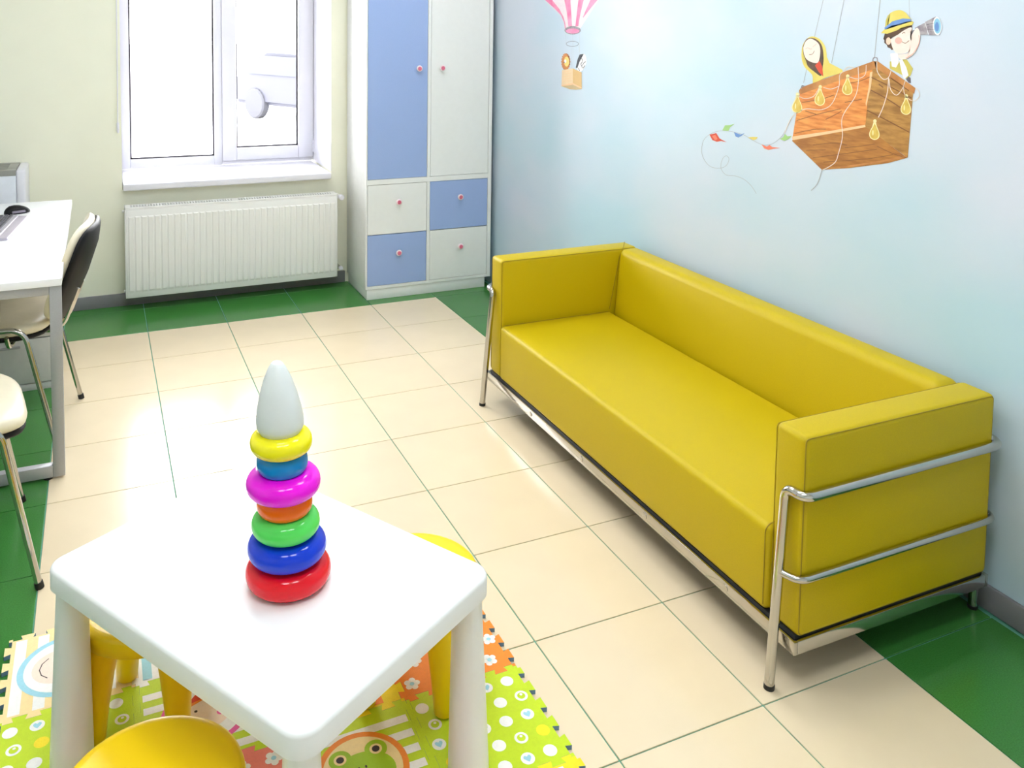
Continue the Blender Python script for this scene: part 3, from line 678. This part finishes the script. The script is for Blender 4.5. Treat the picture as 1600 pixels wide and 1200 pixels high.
for q in ([(850, 245), (1000, 320), (1225, 440)], [(845, 365), (1000, 450), (1215, 590)], [(810, 555), (960, 630), (1205, 760)], [(920, 310), (960, 340)], [(1030, 250), (1200, 370)]): A.l('dark', q, 1.6, 2)
for q in ([(300, 880), (500, 860), (620, 880)], [(300, 1000), (600, 960), (900, 920)], [(600, 905), (750, 890), (880, 870)], [(900, 890), (1050, 960), (1180, 1000)], [(400, 1040), (800, 1010), (1050, 970)], [(240, 930), (420, 925)]): A.l('dark', q, .9, 2)
A.l('rim', [(560, 1090), (900, 1040), (1180, 985)], 3, 2)
A.l('grey', [(860, 95), (870, 62), (900, 62), (905, 95)], 1.4, 3).l('grey', [(195, 350), (200, 322), (225, 330)], 1.3, 3)
A.build('basket', mu, 'orange-brown plank basket')
for c, rot in (((152, 500), .25), ((365, 430), .1), ((623, 330), 0), ((1172, 515), -.05), ((877, 750), .12)):
    x, y = c; A.p('bulbl', [(x-8, y-85), (x+14, y-85), (x+22, y-50), (x+48, y+20), (x+40, y+65), (x, y+82), (x-40, y+60), (x-48, y+15), (x-20, y-45)], 4, True).p('bulb', [(x+2, y-70), (x+16, y-45), (x+40, y+20), (x+32, y+60), (x, y+74), (x-34, y+54), (x-40, y+15), (x-12, y-40)], 5, True).e('bulbl', (x-14, y+15), 6, 26, 6).e('bulbl', (x+5, y-95), 16, 18, 4)
    A.build('sandbag', mu)
A.l('rope', [(175, 425), (230, 445), (310, 420), (360, 340)], 1, 4).build('rope', mu)
A.l('rope', [(400, 340), (470, 355), (540, 330)], 1, 4).build('rope', mu)
A.l('rope', [(590, 180), (630, 148), (680, 160), (560, 210), (545, 330), (480, 490), (380, 548), (240, 540), (150, 578), (90, 640), (35, 770)], 1.1, 4).build('rope', mu)
A.l('rope', [(640, 240), (720, 258), (790, 220), (800, 130)], 1, 4).build('rope', mu)
A.l('rope', [(725, 150), (728, 280), (700, 420), (600, 570), (570, 660), (578, 800), (540, 960), (510, 1040), (440, 1090), (385, 1115)], 1.2, 4).build('rope', mu)
A.l('line', [(385, 1115), (360, 1200), (330, 1260), (285, 1305)], 1.1, 4).build('rope', mu)
A.l('rope', [(900, 100), (905, 190), (960, 262), (1010, 245), (1035, 180)], 1.2, 4).build('rope', mu)
A.l('rope', [(1010, 250), (1000, 380), (960, 520), (915, 620)], 1.3, 4).build('rope', mu)
A.l('rope', [(1015, 260), (1030, 360), (1085, 412), (1140, 350), (1165, 280)], 1.2, 4).build('rope', mu)
A.l('rope', [(1150, 320), (1160, 400), (1210, 455), (1260, 465), (1300, 420), (1290, 370), (1260, 345)], 1, 4).build('rope', mu)
A = Art(1240, 0, .1625)
A.p('yellow', [(75, 520), (85, 440), (125, 375), (180, 350), (250, 375), (300, 440), (318, 520), (325, 590), (400, 635), (475, 690), (300, 750), (200, 800), (185, 800), (178, 720), (110, 650), (80, 580)], 1, True).p('olive', [(88, 480), (130, 380), (200, 375), (265, 420), (290, 520), (285, 620), (240, 690), (150, 650), (95, 580)], 2, True).p('hair', [(88, 450), (120, 380), (175, 365), (235, 390), (275, 450), (288, 560), (280, 640), (265, 730), (200, 690), (140, 640), (120, 590), (95, 520)], 3, True).p('red', [(205, 630), (250, 585), (275, 640), (285, 735), (240, 690)], 4).p('skin', [(92, 460), (115, 400), (160, 372), (215, 395), (250, 440), (255, 520), (235, 600), (180, 600), (125, 570), (100, 520)], 4, True)
A.l('cheek', [(115, 470), (135, 460), (155, 470)], .7, 5).l('cheek', [(185, 450), (205, 435), (220, 420)], .7, 5).l('dark', [(150, 525), (180, 520), (200, 490)], .7, 5).l('cheek', [(155, 465), (165, 475), (175, 465)], .6, 5)
A.build('girl', mu, 'child in a yellow hood')
A.p('white', [(930, 515), (1000, 505), (1012, 600), (985, 650), (945, 640)], 2).p('olive', [(925, 590), (1000, 600), (1040, 570), (1090, 575), (1148, 660), (1125, 725), (1085, 760), (1040, 720), (925, 660)], 1).p('white', [(1015, 580), (1045, 570), (1085, 650), (1105, 725), (1062, 762), (1040, 700)], 3).p('dgrey', [(1080, 760), (1105, 735), (1125, 750), (1128, 800), (1105, 795)], 2)
A.p('hair', [(878, 320), (1000, 275), (1138, 235), (1142, 300), (1100, 285), (1060, 290), (1010, 330), (940, 365), (945, 440), (975, 490), (955, 478), (940, 480), (930, 465), (905, 455), (895, 430), (872, 412), (880, 390), (862, 375)], 3)
A.p('skin', [(930, 380), (1000, 335), (1060, 292), (1130, 262), (1135, 300), (1118, 345), (1135, 400), (1128, 470), (1080, 508), (1000, 515), (955, 470)], 4, True).e('ear', (912, 395), 24, 36, 5).e('cheek', (1008, 390), 34, 32, 5).p('skin', [(1130, 350), (1165, 285), (1195, 270), (1215, 320), (1212, 400), (1170, 500), (1090, 565), (1030, 570), (1005, 525), (1090, 515), (1140, 450)], 6, True)
A.l('dark', [(1040, 400), (1075, 415), (1110, 390)], .8, 6).l('dark', [(1045, 325), (1060, 310), (1072, 320)], .8, 6).l('coral', [(1205, 340), (1205, 420), (1150, 510), (1080, 560)], .6, 7)
A.p('yellow', [(878, 270), (890, 190), (930, 125), (1005, 97), (1065, 112), (1108, 160), (1130, 205), (1000, 240)], 4, True).p('olive', [(878, 270), (885, 200), (905, 150), (930, 130), (905, 200), (900, 270)], 5).p('yellow', [(838, 318), (880, 275), (960, 225), (1120, 195), (1155, 213), (1140, 240), (1010, 272), (900, 325)], 5).p('blue', [(872, 268), (950, 205), (1050, 178), (1125, 183), (1135, 205), (1040, 208), (950, 238), (880, 285)], 6)
A.build('boy', mu, 'child in a yellow hat')
A.p('dgrey', [(1120, 302), (1168, 285), (1175, 325), (1128, 330)], 4).p('grey', [(1165, 268), (1268, 215), (1292, 332), (1205, 336)], 4).p('grey', [(1262, 212), (1365, 160), (1405, 335), (1300, 337)], 5).l('dgrey', [(1275, 240), (1375, 215)], .7, 6).l('dgrey', [(1285, 285), (1380, 280)], .7, 6).l('white', [(1262, 212), (1300, 337)], .5, 6).e('white', (1380, 250), 42, 88, 6, -.05).e('lblue', (1382, 250), 34, 74, 7, -.05).e('blue', (1378, 258), 20, 46, 8)
A.build('telescope', mu, 'grey telescope')
for a, b, w in (((95, 795), (285, 0), .8), ((365, 605), (485, 0), .8), ((777, 560), (832, 0), 1.1), ((1130, 540), (1110, 0), .5)):
    d = ((b[0]-a[0])*2.2, (b[1]-a[1])*2.2); A.l('line', [a, (a[0]+d[0], a[1]+d[1])], w, 0, False).build('rope', mu)
A = Art(1080, 180, .1375)
A.l('line', [(1160, 0), (1060, 190), (1000, 270), (920, 325), (840, 342), (780, 325), (690, 280), (600, 225), (480, 190), (380, 178), (290, 185), (200, 225), (140, 290), (118, 400), (140, 490), (200, 570), (270, 600), (340, 600), (400, 570), (430, 500), (400, 462), (360, 490), (338, 560), (345, 620), (400, 680), (500, 690), (600, 730), (680, 800), (740, 890)], .55, 1)
A.p('red', [(208, 220), (285, 203), (312, 258), (350, 280), (405, 307), (340, 293), (290, 302), (240, 282)], 2).p('coral', [(235, 235), (275, 225), (300, 270), (270, 285)], 3).p('green', [(353, 172), (385, 115), (440, 112), (492, 98), (442, 138), (425, 178)], 2).p('blue', [(485, 192), (560, 220), (608, 202), (577, 230), (535, 254), (505, 242)], 2).p('yellow', [(645, 252), (700, 247), (757, 250), (737, 276), (705, 282)], 2).p('coral', [(798, 332), (860, 356), (890, 338), (920, 362), (1015, 372), (930, 382), (880, 395), (830, 377)], 2).p('green', [(1065, 213), (1095, 240), (1142, 234), (1112, 267), (1060, 292), (1008, 270), (1045, 250)], 2)
A.build('bunting', mu, 'string of small coloured flags')
b1 = on_wall(893, 140, XW)
mv = thing('wall_painting', 'small painted pink striped hot air balloon carrying animals near the wardrobe', 'mural', (XW, b1.y, b1.z))
A = Art(830, 0, .125)
A.p('pale', [(-150, -350), (-60, -220), (60, -100), (170, 0), (280, 100), (370, 190), (410, 280), (422, 375), (615, 355), (640, 250), (690, 160), (760, 80), (830, 0), (960, -140), (1060, -280), (1100, -400), (1040, -700), (800, -950), (500, -1040), (200, -960), (-80, -700)], 0)
def band(lft, rgt):
    for (a, b), (c, d) in zip(zip(lft, rgt), zip(lft[1:], rgt[1:])): A.p('pink', [a, b, d, c], 1)
band([(-60, -220), (60, -100), (172, 0), (285, 100), (372, 190), (412, 280), (424, 370)], [(60, -240), (150, -110), (262, 0), (350, 110), (400, 205), (425, 290), (434, 365)])
band([(380, -300), (415, 0), (445, 150), (465, 330)], [(480, -300), (490, 0), (500, 150), (510, 325)])
band([(640, -300), (590, 0), (572, 150), (552, 330)], [(740, -300), (655, 0), (615, 170), (588, 330)])
band([(930, -240), (740, 0), (690, 110), (645, 215)], [(1040, -260), (828, 0), (745, 100), (650, 222)])
A.e('grey', (518, 378), 102, 52, 2).e('pink', (518, 388), 84, 32, 3)
A.build('balloon', mv, 'pink and white striped balloon')
for k in range(28):
    a0, a1 = 2*math.pi*k/28, 2*math.pi*(k+1)/28; A.l('dgrey', [(515+77*math.cos(a0), 548+32*math.sin(a0)), (515+77*math.cos(a1), 548+32*math.sin(a1))], .5, 2, False)
for q in ([(430, 420), (435, 540)], [(605, 420), (605, 650)], [(520, 440), (522, 840)], [(500, 590), (500, 840)], [(595, 570), (605, 700)]): A.l('faint', q, .4, 1, False)
A.build('hoop', mv)
A.e('lion', (432, 772), 52, 100, 2, .06)
for k in range(18): a = 2*math.pi*k/18; A.e('lion', (432+50*math.cos(a), 772+98*math.sin(a)), 9, 10, 2)
A.e('lionf', (442, 770), 32, 62, 3).e('white', (425, 765), 15, 22, 4).e('black', (412, 780), 5, 8, 5).build('lion', mv)
A.p('white', [(565, 845), (600, 700), (640, 675), (680, 690), (692, 780), (655, 860), (625, 895), (590, 890)], 2, True).p('black', [(556, 845), (580, 740), (605, 682), (655, 674), (625, 705), (605, 770), (577, 852)], 3)
for q in ([(630, 730), (645, 760)], [(640, 770), (620, 800)], [(680, 770), (655, 790), (640, 820)], [(670, 820), (650, 850)], [(590, 850), (605, 885)], [(620, 800), (640, 850)]): A.l('dgrey', q, .9, 4)
A.build('zebra', mv)
A.p('tan', [(385, 875), (520, 855), (522, 1045), (378, 1078)], 5).p('tan2', [(520, 855), (630, 905), (632, 1108), (520, 1045)], 5).p('tan3', [(378, 1078), (520, 1058), (632, 1112), (560, 1122), (480, 1115)], 5).p('edge', [(378, 1065), (522, 1038), (632, 1095), (632, 1112), (522, 1058), (378, 1080)], 6)
for k in range(5): A.l('edge', [(400, 900+k*30), (505, 880+k*31)], .5, 6, False)
A.build('basket', mv)
